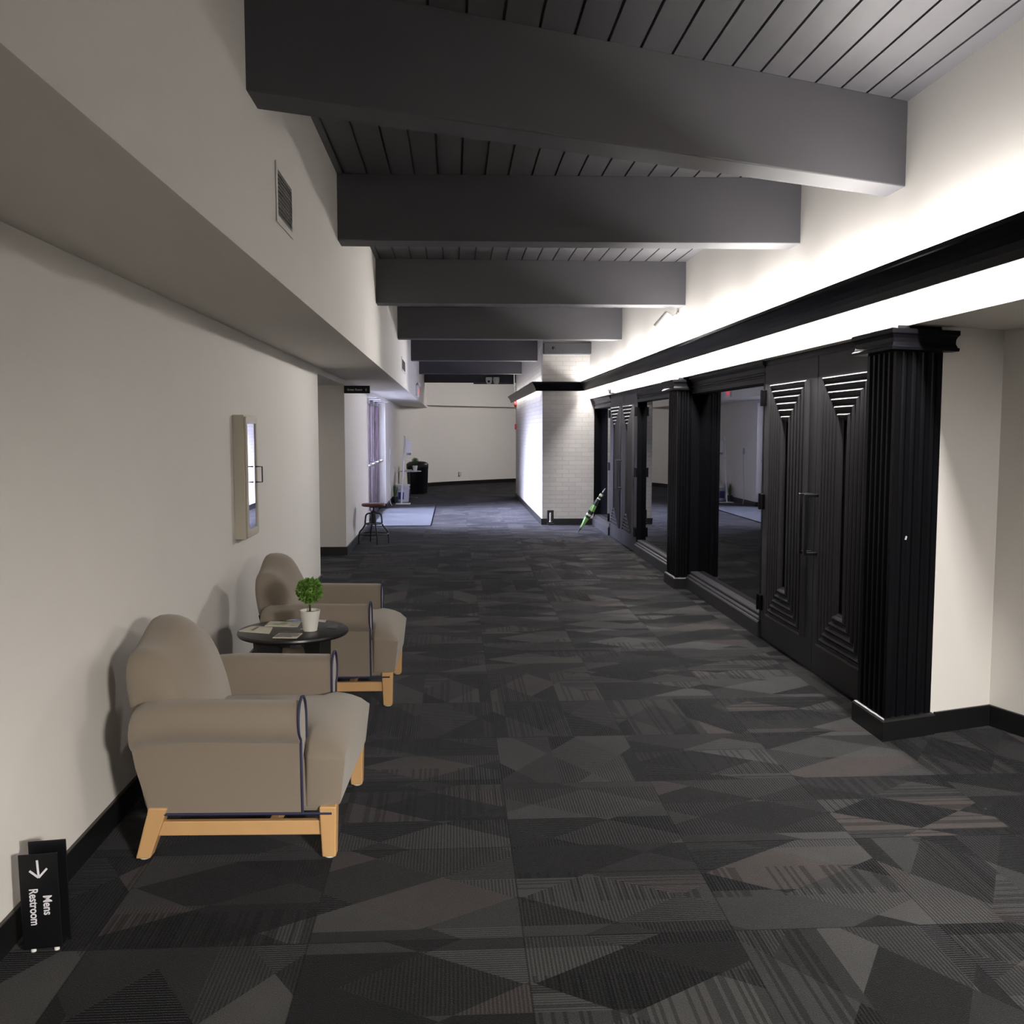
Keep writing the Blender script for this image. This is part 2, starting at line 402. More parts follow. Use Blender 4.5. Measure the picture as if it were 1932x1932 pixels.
# far curved wall (lower) and bulkhead (upper)
def curve_wall(pts, t, z0, z1, k=6):
    P = smoothpath([(p[0], p[1], 0) for p in pts], k)
    bm = B(); f, g = [], []
    for i, p in enumerate(P):
        d = (P[min(i + 1, len(P) - 1)] - P[max(i - 1, 0)]).normalized(); n = Vector((-d.y, d.x, 0))
        f.append(p); g.append(p + n * t)
    prism(bm, [(q.x, q.y) for q in f] + [(q.x, q.y) for q in g[::-1]], z0, z1)
    return bm
FAR = [(-1.42, 23.2), (-1.22, 24.5), (-.72, 26.3), (.4, 27.5), (1.85, 28.65), (3.4, 29.5), (5.4, 30.2)]
struct('wall_far', curve_wall(FAR, .15, 0, 2.3), 'wall', smooth=True)
FB = [(-1.42, 23.2), (-1.15, 24.4), (-.62, 26.1), (.47, 27.3), (1.9, 28.45), (3.45, 29.3), (5.4, 29.9)]
struct('wall_far_upper', curve_wall(FB, .5, 2.165, ZC + .02), 'wall', smooth=True)
struct('baseboard_far', curve_wall([(p[0] + .012, p[1] - .02) for p in FAR], .03, 0, .1), 'base', smooth=True)
# right: upper wall above doors, with return over the alcove
bm = B(); bx(bm, XR, XR + .25, -4.1, 15.5, 1.995, ZC + .02); struct('wall_right_upper', bm, 'wall')
# soffit over the alcove on the right
bm = B(); bx(bm, XR + .25, 6.5, -4.1, 5.4, 1.995, 2.1); struct('trim_1', bm, 'wall')
# angled return wall and alcove wall
ang = Vector((.66, .217)).normalized(); nrm = Vector((ang.y, -ang.x))
A0 = Vector((2.10, 4.55)); A1 = A0 + ang * .655
A2 = A1 + nrm * 8.6
bm = B()
bp_ = [A0 + ang * .264, A1, A2, A2 + ang * .15, A1 + ang * .15 - nrm * .15, A0 + ang * .264 - nrm * .15]
prism(bm, [(p.x, p.y) for p in [A1, A2, A2 + ang * .15, A1 + ang * .15]], 0, 1.995); struct('wall_right_alcove', bm, 'wall')
bm = B(); prism(bm, [(p.x, p.y) for p in [A0 + ang * .255, A1 + ang * .149, A1 + ang * .149 - nrm * .15, A0 + ang * .255 - nrm * .15]], 0, 1.995); struct('wall_right_return', bm, 'wall')
bm = B()
q0, q1, q2 = A0 + nrm * .0 - ang * .04, A1 - ang * .0 + nrm * .0, A2
t = .014
prism(bm, [(p.x, p.y) for p in [A0 + ang * .285 + nrm * t, A1 - ang * t + nrm * t, A2 - ang * t, A2, A1, A0 + ang * .285]], 0, .108)
struct('baseboard_alcove', bm, 'base', bevel=.003)
# brick pier
bm = B(); bx(bm, 1.40, 5.4, 15.5, 22.15, 0, ZC + .02); struct('wall_brick_pier', bm, 'brick')
bm = B(); bx(bm, 1.385, 1.40, 15.485, 22.16, 0, .1); bx(bm, 1.385, 2.2, 15.485, 15.5, 0, .1); struct('baseboard_pier', bm, 'base', bevel=.003)
bm = B(); bx(bm, XL, XR + .25, -4.1, -.7, 1.995, 2.1); bx(bm, XU, XR + .01, -.7, -.6, 1.995, ZC); struct('trim_added_soffit', bm, 'dark')  # unseen soffit added over the rear fill lamps, dark to cut bounce light
# closing walls behind the camera and beyond
bm = B(); bx(bm, -1.5, 6.5, -4.2, -4.1, 0, ZC + .1); struct('wall_back', bm, 'wall')
bm = B(); bx(bm, 5.3, 5.42, 22.1, 31, 0, ZC + .1); bx(bm, 5.3, 5.42, 5.3, 15.6, 0, ZC + .1); struct('wall_right_far', bm, 'wall')
bm = B(); bx(bm, XD + .06, 5.4, 5.3, 5.4, 0, 2.0); bx(bm, XR + .2, 5.4, 5.3, 15.5, 2.1, 2.2); struct('wall_theatre', bm, 'dark')
# baseboards left
bm = B(); bx(bm, XL, XL + .014, -4.1, 9.56, 0, .1); bx(bm, XL - .12, XL + .014, 9.56, 9.574, 0, .1); struct('baseboard_left', bm, 'base', bevel=.003)
bm = B(); bx(bm, XL, XL + .014, 11.846, 15.1, 0, .1); bx(bm, -3.4, XL + .014, 11.846, 11.86, 0, .1); struct('baseboard_passage', bm, 'base', bevel=.003)
bm = B(); bx(bm, XL, XL + .014, 18.85, 23.4, 0, .1); bx(bm, -1.43, XL + .014, 18.845, 18.86, 0, .1); struct('baseboard_left_far', bm, 'base', bevel=.003)

# ================================================================== BEAMS
def beam(label, xa, xb, ya, yb, wd=.21, zt=ZC + .004, zb=ZB):
    bm = B(); ya2, yb2 = ya + wd, yb + wd
    co = [(xa, ya), (xb, yb), (xb, yb2), (xa, ya2)]
    prism(bm, co, zb, zt)
    return tag(obj('ceiling_beam', bm, 'beam', bevel=.006), label, 'ceiling beam', 'exposed dark grey beams crossing the corridor ceiling')
beam('nearest and largest charcoal ceiling beam, set at a slant across the corridor', XU - .004, XR + .004, 3.49, 4.66, .205)
beam('dark grey ceiling beam straight across, second from the camera, behind the slanted one', XU - .004, XR + .004, 6.14, 6.08)
beam('dark grey ceiling beam third from the camera, nearer side of the white spotlight', XU - .004, XR + .004, 9.10, 9.10)
beam('dark grey ceiling beam fourth from the camera, just beyond the white spotlight', XU - .004, XR + .004, 12.55, 12.55)
beam('dark grey ceiling beam ending against the side of the brick pier, first of the three short ones', XU - .004, 1.404, 16.45, 16.45)
beam('dark grey ceiling beam ending at the brick pier, second of the three short ones', XU - .004, 1.404, 20.25, 20.25)
beam('farthest dark ceiling beam, directly before the two white cameras', XU - .004, 4.6, 23.9, 23.9)
o = beam('short dark grey ledger beam fixed flat on the front of the brick pier', 1.41, XR + .004, 15.36, 15.36, .144, 2.86, 2.69)
del o['group']; o.name = 'ledger_beam'; o['category'] = 'beam'
bm = B(); lathe(bm, [(.024, 0), (.024, .012), (.012, .018)], 16, mx=Matrix.Translation((1.56, 15.36, 2.772)) @ Matrix.Rotation(R(90), 4, 'X'))
tag(obj('small_camera', bm, 'black_metal', smooth=True), 'tiny round black lens on the ledger beam above the brick pier', 'camera')

# ================================================================== CORNICE (light valance)
def cornice():
    bm = B()
    # profile: offset from the wall, z   (concave face towards the room)
    pr = [(.100, 2.115), (.112, 2.115), (.116, 2.128), (.122, 2.150), (.133, 2.175), (.148, 2.200), (.165, 2.222), (.172, 2.232), (.180, 2.236), (.180, 2.256), (.162, 2.256), (.140, 2.215), (.112, 2.165), (.100, 2.135)]
    stations = [((XR, -3.9), (-1, 0)), ((XR, 15.5), (-1, -1)), ((1.40, 15.5), (-1, -1)), ((1.40, 22.15), (-1, 0))]
    rings = []
    for (px, py), (dx, dy) in stations:
        rings.append([(px + dx * o_, py + dy * o_, z) for o_, z in pr])
    loft(bm, rings)
    o = obj('cornice', bm, 'black_paint', smooth=True)
    for p in o.data.polygons: p.use_smooth = False
    # back board carrying the tubes
    return o
tag(cornice(), 'long black concave cornice hiding the strip lights along the right wall and brick pier', 'cornice')
# ================================================================== THEATRE FRONT
def header(name, y0, y1):
    bm = B()
    pr = [(-.10, 1.84), (.028, 1.84), (.028, 1.875), (.020, 1.88), (.020, 1.892), (.034, 1.897), (.034, 1.905), (.022, 1.915), (.030, 1.945), (.044, 1.962), (.052, 1.975), (.052, 1.998), (-.10, 1.998)]
    loft(bm, [[(XD + .03 - o_, yy, z) for o_, z in pr] for yy in (y0, y1)])
    return bm
def sill():
    return [(-.10, 0), (.052, 0), (.052, .105), (.046, .113), (.036, .118), (.036, .128), (.03, .135), (.018, .14), (.018, .160), (.010, .168), (-.10, .168)]
wl = [('large dark reflecting window beside the near double doors', 6.93, 9.13), ('dark reflecting window between the middle pilaster and the far double doors', 9.53, 11.83), ('narrow black window between the far double doors and the brick pier', 13.86, 15.485)]
for i, (lb, y0, y1) in enumerate(wl):
    gd = (.085, .06, .11)[i]
    bm = B(); bx(bm, XD + gd + .006, XD + .17, y0, y1, 0, 1.995); bx(bm, XD + .0, XD + gd + .006, y0, y0 + .03, .1, 1.9); bx(bm, XD, XD + gd + .006, y1 - .03, y1, .1, 1.9)
    wn_ = struct('window_%d' % (i + 1), bm, 'black_paint', lb)
    obj('head_moulding', header('h', y0, y1), 'door_paint', wn_)
    bm = B(); loft(bm, [[(XD + .03 - o_, yy, z) for o_, z in sill()] for yy in (y0, y1)]); obj('sill_moulding', bm, 'door_paint', wn_)
    bm = B(); bx(bm, XD + gd - .002, XD + gd + .004, y0 + .03, y1 - .03, .168, 1.84); obj('glass_pane', bm, 'dark_glass', wn_)

def door_leaf(y0, y1, hinge_far):
    """leaf plane at XD, y0<y1; stepped nested mouldings narrowing to a slot"""
    bm = B(); bx(bm, XD, XD + .045, y0 + .003, y1 - .003, .004, 1.955)
    d = bm
    root = obj('door_leaf', d, 'door_paint', bevel=.003)
    bm = B()
    if hinge_far: a0, a1 = y0 + .13, y1 - .185
    else: a0, a1 = y0 + .185, y1 - .13
    z0, z1 = .19, 1.815
    n = 6; sy = (a1 - a0 - .075) / 2 / n; sz = .262 / n
    rings = []
    def ring(off, ozf, h):
        return [(XD - h, a0 + off, z0 + ozf), (XD - h, a1 - off, z0 + ozf), (XD - h, a1 - off, z1 - ozf), (XD - h, a0 + off, z1 - ozf)]
    for k in range(n):
        o_, oz = k * sy, k * sz
        hb = .004 + .0015 * k
        for fr, h in ((0, 0.0 if k == 0 else hb), (.04, hb + .018), (.22, hb + .027), (.45, hb + .023), (.62, hb + .012), (.70, hb + .012), (.78, hb + .004), (.97, hb + .001)):
            rings.append(ring(o_ + fr * sy, oz + fr * sz, h))
    vs = [[bm.verts.new(p) for p in r] for r in rings]
    for a, c in zip(vs, vs[1:]):
        for i in range(4): bm.faces.new((a[i], a[(i + 1) % 4], c[(i + 1) % 4], c[i]))
    mo = obj('raised_moulding', bm, 'door_paint', root)
    bm = B(); ym = (a0 + a1) / 2
    bx(bm, XD - .006, XD + .002, ym - .037, ym + .037, z0 + .262, z1 - .262); obj('vision_glass', bm, 'dark_glass', root)
    # pull handle
    yh = y0 + .045 if hinge_far else y1 - .045
    bm = B(); bx(bm, XD - .085, XD - .067, yh - .016, yh + .016, .735, 1.112)
    bx(bm, XD - .07, XD + .001, yh - .016, yh + .016, 1.094, 1.112); bx(bm, XD - .07, XD + .001, yh - .016, yh + .016, .735, .753)
    obj('pull_handle', bm, 'black_metal', root, bevel=.003)
    yh = y1 if hinge_far else y0
    for zz in (1.73, .99, .26):
        bm = B(); bx(bm, XD - .02, XD, yh - .05, yh + .045, zz - .055, zz + .055)
        tube(bm, [(XD - .022, yh, zz - .058), (XD - .022, yh, zz + .058)], .009, 8)
        obj('hinge', bm, 'black_paint', root, bevel=.003)
    return root
for i, (y0, y1, hf, lb) in enumerate([(5.905, 6.93, True, 'charcoal door leaf with stepped mouldings beside the large dark window'), (4.88, 5.905, False, 'charcoal door leaf with stepped mouldings partly behind the nearest fluted pilaster'),
                                      (12.84, 13.86, True, 'far charcoal door leaf that the umbrella leans beside'), (11.83, 12.84, False, 'far charcoal door leaf on the nearer side of the far pair')]):
    o = door_leaf(y0, y1, hf); o.name = 'door_%d' % (i + 1); o['kind'] = 'structure'; o['label'] = lb
bm = B(); bx(bm, XD + .0, XD + .07, 4.88, 6.93, 1.955, 1.998); bx(bm, XD + .04, XD + .09, 4.88, 6.93, 0, 1.96); struct('trim_2', bm, 'black_paint')
bm = B(); bx(bm, XD + .0, XD + .07, 11.83, 13.86, 1.955, 1.998); bx(bm, XD + .04, XD + .09, 11.83, 13.86, 0, 1.96); struct('trim_3', bm, 'black_paint')

# fluted pilasters
def fluted_edge(p, q, n, w, dep, margin):
    """outline from p to q with n concave flutes; outward is to the right of p->q"""
    p, q = Vector(p), Vector(q); L = (q - p).length; d = (q - p) / L; out = Vector((d.y, -d.x))
    pts = [p]; step = (L - 2 * margin) / n
    for i in range(n):
        c = margin + step * (i + .5)
        for k in range(7):
            a = math.pi * k / 6
            s = c - w / 2 * math.cos(a)
            pts.append(p + d * s - out * dep * math.sin(a))
    pts.append(q)
    return pts
def offset_poly(pts, o_):
    n = len(pts); res = []
    for i in range(n):
        a, b_, c = Vector(pts[i - 1]), Vector(pts[i]), Vector(pts[(i + 1) % n])
        d1 = (b_ - a).normalized(); d2 = (c - b_).normalized()
        n1 = Vector((d1.y, -d1.x)); n2 = Vector((d2.y, -d2.x))
        res.append(b_ + (n1 + n2) / (1 + n1.dot(n2)) * o_)
    return res
def pilaster(label, P, nf):
    """P: ccw footprint corners; flutes on the first two edges"""
    t_ = thing('fluted_pilaster', label, 'pilaster', (P[1][0], P[1][1], 0), group='black fluted pilasters of the theatre front')
    L = [Vector(p) - Vector(P[1]) for p in P]
    out = fluted_edge(L[0], L[1], nf[0], .038, .016, .022)[:-1] + fluted_edge(L[1], L[2], nf[1], .038, .016, .022) + [L[3]]
    bm = B(); prism(bm, [(p.x, p.y) for p in out], .1, 1.90); obj('shaft', bm, 'black_paint', t_)
    base_ = offset_poly(L, .018)
    bm = B(); loft(bm, [[(p.x, p.y, z) for p in offset_poly(L, o_)] for o_, z in ((.02, 0), (.02, .095), (.014, .104), (.006, .108))]); obj('plinth', bm, 'base', t_)
    prf = [(.0, 1.872), (.058, 1.875), (.060, 1.888), (.052, 1.893), (.045, 1.91), (.046, 1.93), (.052, 1.943), (.060, 1.951), (.060, 1.972), (.0, 1.974), (-.01, 1.994)]
    bm = B(); loft(bm, [[(p.x, p.y, z) for p in offset_poly(L, o_)] for o_, z in prf]); obj('capital', bm, 'black_paint', t_)
    return t_
sd = Vector((.27, .089))
pilaster('nearest and largest black fluted pilaster, at the corner of the off-white alcove', [(2.08, 4.865), (2.08, 4.54), (2.08 + sd.x, 4.54 + sd.y), (2.08 + sd.x, 4.865)], (5, 4))
pilaster('smaller black fluted pilaster halfway along, between two dark windows', [(2.098, 9.525), (2.098, 9.14), (2.245, 9.14), (2.245, 9.525)], (6, 2))
# pale chip in the paint
bm = B(); mx = Matrix.Translation((2.165, 4.56, .985)) @ Matrix.Rotation(R(18), 4, 'Z') @ Matrix.Rotation(R(20), 4, 'Y')
bx(bm, -.0035, .0035, -.001, .003, -.009, .009, mx); o = obj('paint_chip', bm, 'letter', bpy.data.objects['fluted_pilaster']); o.matrix_parent_inverse = Matrix.Translation((-2.08, -4.54, 0))

# ================================================================== ENTRANCE (left, daylight)
XE = -1.43
k = 0
for i, y0 in enumerate([15.12, 16.05, 16.98, 17.91]):
    y1 = y0 + .92
    bm = B(); fr = .055
    bx(bm, XE - .045, XE, y0, y0 + fr, .005, 2.02); bx(bm, XE - .045, XE, y1 - fr, y1, .005, 2.02)
    bx(bm, XE - .045, XE, y0 + fr, y1 - fr, 1.95, 2.02); bx(bm, XE - .045, XE, y0 + fr, y1 - fr, .005, .12)
    r_ = obj('door_%d' % (i + 5), bm, 'bronze', bevel=.003); r_['kind'] = 'structure'; r_['label'] = 'glazed entrance door with bronze frame, number %d of four along the left wall' % (i + 1)
    bm = B(); bx(bm, XE - .026, XE - .02, y0 + fr, y1 - fr, .12, 1.95); obj('glass_pane', bm, 'clear_glass', r_)
    bm = B()
    tube(bm, smoothpath([(XE, y0 + .06, .93), (XE + .07, y0 + .08, .93), (XE + .085, y0 + .2, .93), (XE + .085, y1 - .2, .93), (XE + .07, y1 - .08, .93), (XE, y1 - .06, .93)]), .016, 8)
    obj('panic_bar', bm, 'steel', r_, smooth=True)
    bm = B(); bx(bm, XE, XE + .05, y0 + .1, y0 + .4, 1.94, 2.0); o = obj('door_closer', bm, 'steel', r_, bevel=.006)
    bm = B(); tube(bm, [(XE + .03, y0 + .2, 2.002), (XE + .22, y0 + .42, 2.012), (XE + .02, y0 + .62, 2.02)], .009, 8); obj('closer_arm', bm, 'steel', o)
bm = B(); bx(bm, XE - .12, XE + .0, 15.04, 18.87, 2.02, 2.1); bx(bm, XE - .1, XE + .0, 15.06, 15.12, 0, 2.03); bx(bm, XE - .1, XE, 18.83, 18.86, 0, 2.03)
struct('trim_4', bm, 'bronze')
bm = B(); bx(bm, -30, -1.56, -5, 40, -.12, -.03); struct('trim_ground_outside', bm, 'concrete')
bm = B(); bx(bm, -9.5, -9, 16, 24, -.05, 3.2); tag(obj('brick_building', bm, 'red_brick'), 'red brick wall seen outside through the glazed entrance doors', 'building')
bm = B(); bx(bm, -1.40, -.37, 15.4, 19.75, 0, .012); tag(obj('entrance_mat', bm, 'mat', bevel=.004), 'large blue-grey ribbed mat on the carpet before the glazed entrance', 'mat')

# ================================================================== ARMCHAIRS (local: +x front, y sideways)
def armchair(label, loc, rz):
    t_ = thing('armchair', label, 'armchair', loc, rz, 'taupe lounge armchairs along the left wall')
    # legs
    def leg(x0, z0, w0, x1, z1, w1, yy):
        bm = B(); rings = []
        for f in (0, .5, 1):
            xx = x0 + (x1 - x0) * f; zz = z0 + (z1 - z0) * f; ww = (w0 + (w1 - w0) * f) / 2
            rings.append([(xx - ww, yy - ww, zz), (xx + ww, yy - ww, zz), (xx + ww, yy + ww, zz), (xx - ww, yy + ww, zz)])
        loft(bm, rings); l_ = obj('leg', bm, 'maple', t_, bevel=.005)
        bm = B(); lathe(bm, [(.017, .0), (.019, .003), (.014, .009)], 14, x0, yy); obj('glide', bm, 'nylon', l_, smooth=True)
    for s in (-1, 1):
        leg(.327, .006, .048, .326, .19, .060, s * .352)
        leg(-.322, .006, .050, -.262, .19, .066, s * .352)
        bm = B(); bx(bm, -.31, .31, s * .352 - .013, s * .352 + .013, .083, .135); obj('stretcher', bm, 'maple', t_, bevel=.004)
    bm = B(); bx(bm, .105, .138, -.35, .35, .085, .118); obj('stretcher', bm, 'maple', t_, bevel=.004)
    # lower upholstered box + rear
    bm = B(); rings = []
    for z, x0, x1, hw in ((.165, -.305, .335, .364), (.19, -.315, .338, .365), (.30, -.345, .30, .35), (.36, -.35, .26, .34)):
        rings.append([(x0, -hw, z), (x1, -hw, z), (x1, hw, z), (x0, hw, z)])
    loft(bm, rings); obj('seat_base', bm, 'fabric', t_, bevel=.018, seg=3, smooth=True)
    # seat cushion: T-shape, domed
    bm = B(); NX, NY = 18, 20
    def hw(x):
        if x > .255: return .372
        if x < .225: return .275
        return .275 + (.372 - .275) * (x - .225) / .03
    top_, bot_ = [], []
    for i in range(NX + 1):
        x = -.20 + .585 * i / NX
        fx = max(0.0, (x - .20) / .185)
        ra, rb = [], []
        for j in range(NY + 1):
            v = -1 + 2 * j / NY; h_ = hw(x)
            dome = (1 - abs(v) ** 2.6)
            front = (1 - fx ** 3.0)
            zt = .355 + .088 * (dome ** .6) * (front ** .5 if front > 0 else 0) + .012 * (1 - fx)
            zt = max(zt, .335)
            yy = v * h_ * (1 - .05 * fx ** 3)
            ra.append(bm.verts.new((x, yy, zt))); rb.append(bm.verts.new((x - .02 * fx, yy * .995, .185)))
        top_.append(ra); bot_.append(rb)
    for i in range(NX):
        for j in range(NY):
            bm.faces.new((top_[i][j], top_[i + 1][j], top_[i + 1][j + 1], top_[i][j + 1]))
            bm.faces.new((bot_[i][j + 1], bot_[i + 1][j + 1], bot_[i + 1][j], bot_[i][j]))
    for j in range(NY):
        bm.faces.new((top_[NX][j], bot_[NX][j], bot_[NX][j + 1], top_[NX][j + 1]))
        bm.faces.new((top_[0][j + 1], bot_[0][j + 1], bot_[0][j], top_[0][j]))
    for i in range(NX):
        bm.faces.new((top_[i][0], bot_[i][0], bot_[i + 1][0], top_[i + 1][0]))
        bm.faces.new((top_[i + 1][NY], bot_[i + 1][NY], bot_[i][NY], top_[i][NY]))
    o = obj('seat_cushion', bm, 'fabric', t_, smooth=True, bevel=.02, seg=3)
    o.modifiers.move(1, 0) if False else None
    for md in list(o.modifiers):
        if md.type == 'EDGE_SPLIT': o.modifiers.remove(md)
    # scroll arms
    prof = [(-.376, .165), (-.380, .25), (-.384, .36), (-.386, .425), (-.398, .435), (-.413, .452), (-.421, .478), (-.420, .508), (-.408, .538), (-.386, .560), (-.355, .570),
            (-.322, .562), (-.298, .542), (-.285, .512), (-.280, .47), (-.278, .40), (-.276, .30), (-.276, .19)]
    for s in (-1, 1):
        bm = B(); rings = []
        for x, sh, dz in ((-.345, .93, -.035), (-.332, .97, -.022), (-.30, 1, -.012), (-.15, 1, 0), (.05, 1, -.004), (.215, 1, -.006), (.235, .985, -.008)):
            rings.append([(x if z > .4 else x + (.055 * (.4 - z) / .24 if x < -.3 else 0), -s * ((yy + .345) * sh - .345), (z - .45) * (sh if z > .44 else 1) + .45 + (dz if z > .4 else dz * (z - .165) / .235)) for yy, z in prof])
        if s < 0: rings = [r[::-1] for r in rings]
        loft(bm, rings); obj('armrest', bm, 'fabric', t_, smooth=True)
        bm = B(); tube(bm, smoothpath([(.238, -s * yy, z + .005) for yy, z in prof], 3), .0048, 6); obj('piping', bm, 'navy', t_, smooth=True)
        bm = B(); tube(bm, [(-.30, -s * .379, .166), (.34, -s * .379, .166)], .0048, 6); obj('piping', bm, 'navy', t_, smooth=True)
    bm = B(); tube(bm, [(.345, -.375, .17), (.347, .375, .17)], .0045, 6); obj('piping', bm, 'navy', t_, smooth=True)
    # back with a raised crown
    bm = B(); NU, NV = 28, 22
    def topz(u): return .722 + .080 * math.exp(-(u / .44) ** 2) - .07 * max(0, abs(u) - .80) ** 1.5 / .0895
    F, K = [], []
    for j in range(NV + 1):
        v = j / NV; fr_, bk = [], []
        for i in range(NU + 1):
            u = -1 + 2 * i / NU
            zz = .165 + (topz(u) - .165) * v
            wv = .300 + .018 * math.sin(min(1, v) * math.pi) ** .8 if v > .4 else .300
            wv = .29 + .025 * min(1, max(0, (v - .3) / .3))
            yy = u * wv
            lean = -.012 - .122 * (v ** 1.6)
            edge = (1 - abs(u) ** 5) * (1 - v ** 7)
            e = (1 - abs(u) ** 5) ** .5; eh = .065 * (1 - (1 - v ** 7) ** .5)
            fr_.append(bm.verts.new((-.115 + lean - .045 * (1 - e) - eh + .018 * e * (1 - u * u), yy, zz)))
            bk.append(bm.verts.new((-.318 - .112 * v ** 1.1 + .022 * (1 - e) + eh * .8, yy * 1.0, zz)))
        F.append(fr_); K.append(bk)
    for j in range(NV):
        for i in range(NU):
            bm.faces.new((F[j][i], F[j][i + 1], F[j + 1][i + 1], F[j + 1][i])); bm.faces.new((K[j][i + 1], K[j][i], K[j + 1][i], K[j + 1][i + 1]))
        bm.faces.new((K[j][0], F[j][0], F[j + 1][0], K[j + 1][0])); bm.faces.new((F[j][NU], K[j][NU], K[j + 1][NU], F[j + 1][NU]))
    for i in range(NU):
        bm.faces.new((F[NV][i], F[NV][i + 1], K[NV][i + 1], K[NV][i])); bm.faces.new((F[0][i + 1], F[0][i], K[0][i], K[0][i + 1]))
    KP = [K[j][0].co.copy() + Vector((-.002, .002, 0)) for j in range(4, 16)]
    o = obj('backrest', bm, 'fabric', t_, smooth=True)
    for md in list(o.modifiers): o.modifiers.remove(md)
    md = o.modifiers.new('sub', 'SUBSURF'); md.levels = 1; md.render_levels = 1
    bm = B(); tube(bm, KP, .0038, 6); obj('piping', bm, 'navy', t_, smooth=True)
    return t_
armchair('nearer taupe fabric armchair with wooden legs, closest to the camera by the left wall', (-.757, 3.752, 0), R(-2.2))
armchair('farther taupe fabric armchair, behind the round black side table', (-.686, 5.645, 0), R(-1.0))

# ================================================================== SIDE TABLE, PLANT, LEAFLETS
tb = thing('side_table', 'low round black side table between the two armchairs', 'table', (-.788, 4.79, 0))
bm = B(); lathe(bm, [(.24, .505), (.262, .509), (.267, .518), (.265, .527), (.26, .53)], 56); obj('tabletop', bm, 'black_wood', tb, smooth=True)
for a in (45, 135, 225, 315):
    mx = Matrix.Rotation(R(a), 4, 'Z')
    bm = B(); loft(bm, [[mx @ Vector(p) for p in ((x0, -.011, z), (x1, -.011, z), (x1, .011, z), (x0, .011, z))] for x0, x1, z in ((.16, .225, 0), (.14, .215, .25), (.10, .22, .44), (.05, .225, .507))])
    obj('leg', bm, 'black_wood', tb, bevel=.003)
bm = B(); lathe(bm, [(.10, .46), (.10, .506)], 24); obj('apron', bm, 'black_wood', tb)

def leaf_ball(bm, c, r, n, ls, seed=1, fill=True):
    rnd = random.Random(seed)
    for i in range(n):
        z = 1 - 2 * (i + .5) / n; ph = i * 2.399963
        d = Vector((math.sqrt(1 - z * z) * math.cos(ph), math.sqrt(1 - z * z) * math.sin(ph), z))
        d = (d + Vector([rnd.uniform(-.15, .15) for _ in range(3)])).normalized()
        p = Vector(c) + d * r * rnd.uniform(.72, .95)
        a = d.orthogonal().normalized(); a.rotate(Matrix.Rotation(rnd.uniform(0, 6.28), 3, d)); b2 = d.cross(a)
        tipd = (d * rnd.uniform(.7, 1.2) + a * rnd.uniform(-.6, .6)).normalized()
        L_ = ls * rnd.uniform(.8, 1.25); wd = L_ * .36
        s = b2 * wd
        v = [bm.verts.new(q) for q in (p, p + tipd * L_ * .5 + s + d * wd * .15, p + tipd * L_, p + tipd * L_ * .5 - s + d * wd * .15)]
        mid = bm.verts.new(p + tipd * L_ * .55 - d * wd * .25 + a * 0)
        for k in range(4): bm.faces.new((v[k], v[(k + 1) % 4], mid))
    if fill:
        bmesh.ops.create_icosphere(bm, subdivisions=2, radius=r * .72, matrix=Matrix.Translation(c))
def topiary(label, loc, s, leafm, n):
    t_ = thing('potted_topiary', label, 'potted plant', loc)
    bm = B(); lathe(bm, [(.030 * s, 0), (.033 * s, .002 * s), (.0345 * s, .01 * s), (.049 * s, .098 * s), (.050 * s, .102 * s), (.0465 * s, .102 * s), (.044 * s, .088 * s), (.0, .088 * s)][:7], 40); pt = obj('pot', bm, 'pot', t_, smooth=True)
    bm = B(); lathe(bm, [(.0435 * s, .084 * s), (.0435 * s, .089 * s), (.01 * s, .093 * s)], 24); obj('soil', bm, 'soil', pt)
    bm = B(); tube(bm, [(0, 0, .088 * s), (.001 * s, 0, .11 * s), (-.001 * s, .001 * s, .14 * s), (0, 0, .19 * s)], [.006 * s, .0045 * s, .0045 * s, .004 * s], 8); obj('stem', bm, 'stem', t_, smooth=True)
    bm = B(); leaf_ball(bm, (0, 0, .197 * s), .058 * s, n, .017 * s); obj('foliage', bm, leafm, t_)
    return t_
topiary('small round green topiary in a white pot on the black side table', (-.700, 4.745, .5305), 1.0, 'leaf', 620)

def leaflet(label, pts, m, h=.002, panels=()):
    pts = [Vector(p) for p in pts]
    c = sum(pts, Vector((0, 0))) / len(pts)
    bm = B(); prism(bm, [(p.x - c.x, p.y - c.y) for p in pts], 0, h)
    o = obj('leaflet', bm, m); o.location = (c.x, c.y, .5306)
    tag(o, label, 'leaflet', 'leaflets and booklets lying on the black side table')
    for (u0, u1, v0, v1, pm) in panels:
        def q(u, v):
            a = pts[0].lerp(pts[3], u); b2 = pts[1].lerp(pts[2], u); return a.lerp(b2, v) - c
        bm = B(); r4 = [q(u0, v0), q(u1, v0), q(u1, v1), q(u0, v1)]
        prism(bm, [(p.x, p.y) for p in r4], h + .0001, h + .0005)
        obj('printed_panel', bm, pm, o)
    return o
leaflet('cream booklet overhanging the left rim of the round side table', [(-1.04, 4.745), (-1.0, 4.85), (-.895, 4.822), (-.885, 4.682)], 'paper_cream', .006, [(.32, .42, .2, .85, 'pr_dark')])
leaflet('pale leaflet with a green picture, in the middle left of the side table', [(-.941, 4.867), (-.935, 4.983), (-.776, 4.943), (-.776, 4.835)], 'paper_cream', .004, [(.1, .9, .12, .88, 'pr_green')])
leaflet('white and blue leaflet at the back of the side table behind the pot', [(-.857, 5.00), (-.84, 5.03), (-.742, 5.035), (-.742, 4.93)], 'paper_cream', .003, [(.05, .95, .05, .95, 'pr_blue')])
leaflet('white leaflet poking out on the right behind the white pot', [(-.72, 4.99), (-.70, 5.02), (-.655, 5.0), (-.655, 4.95)], 'letter', .003)
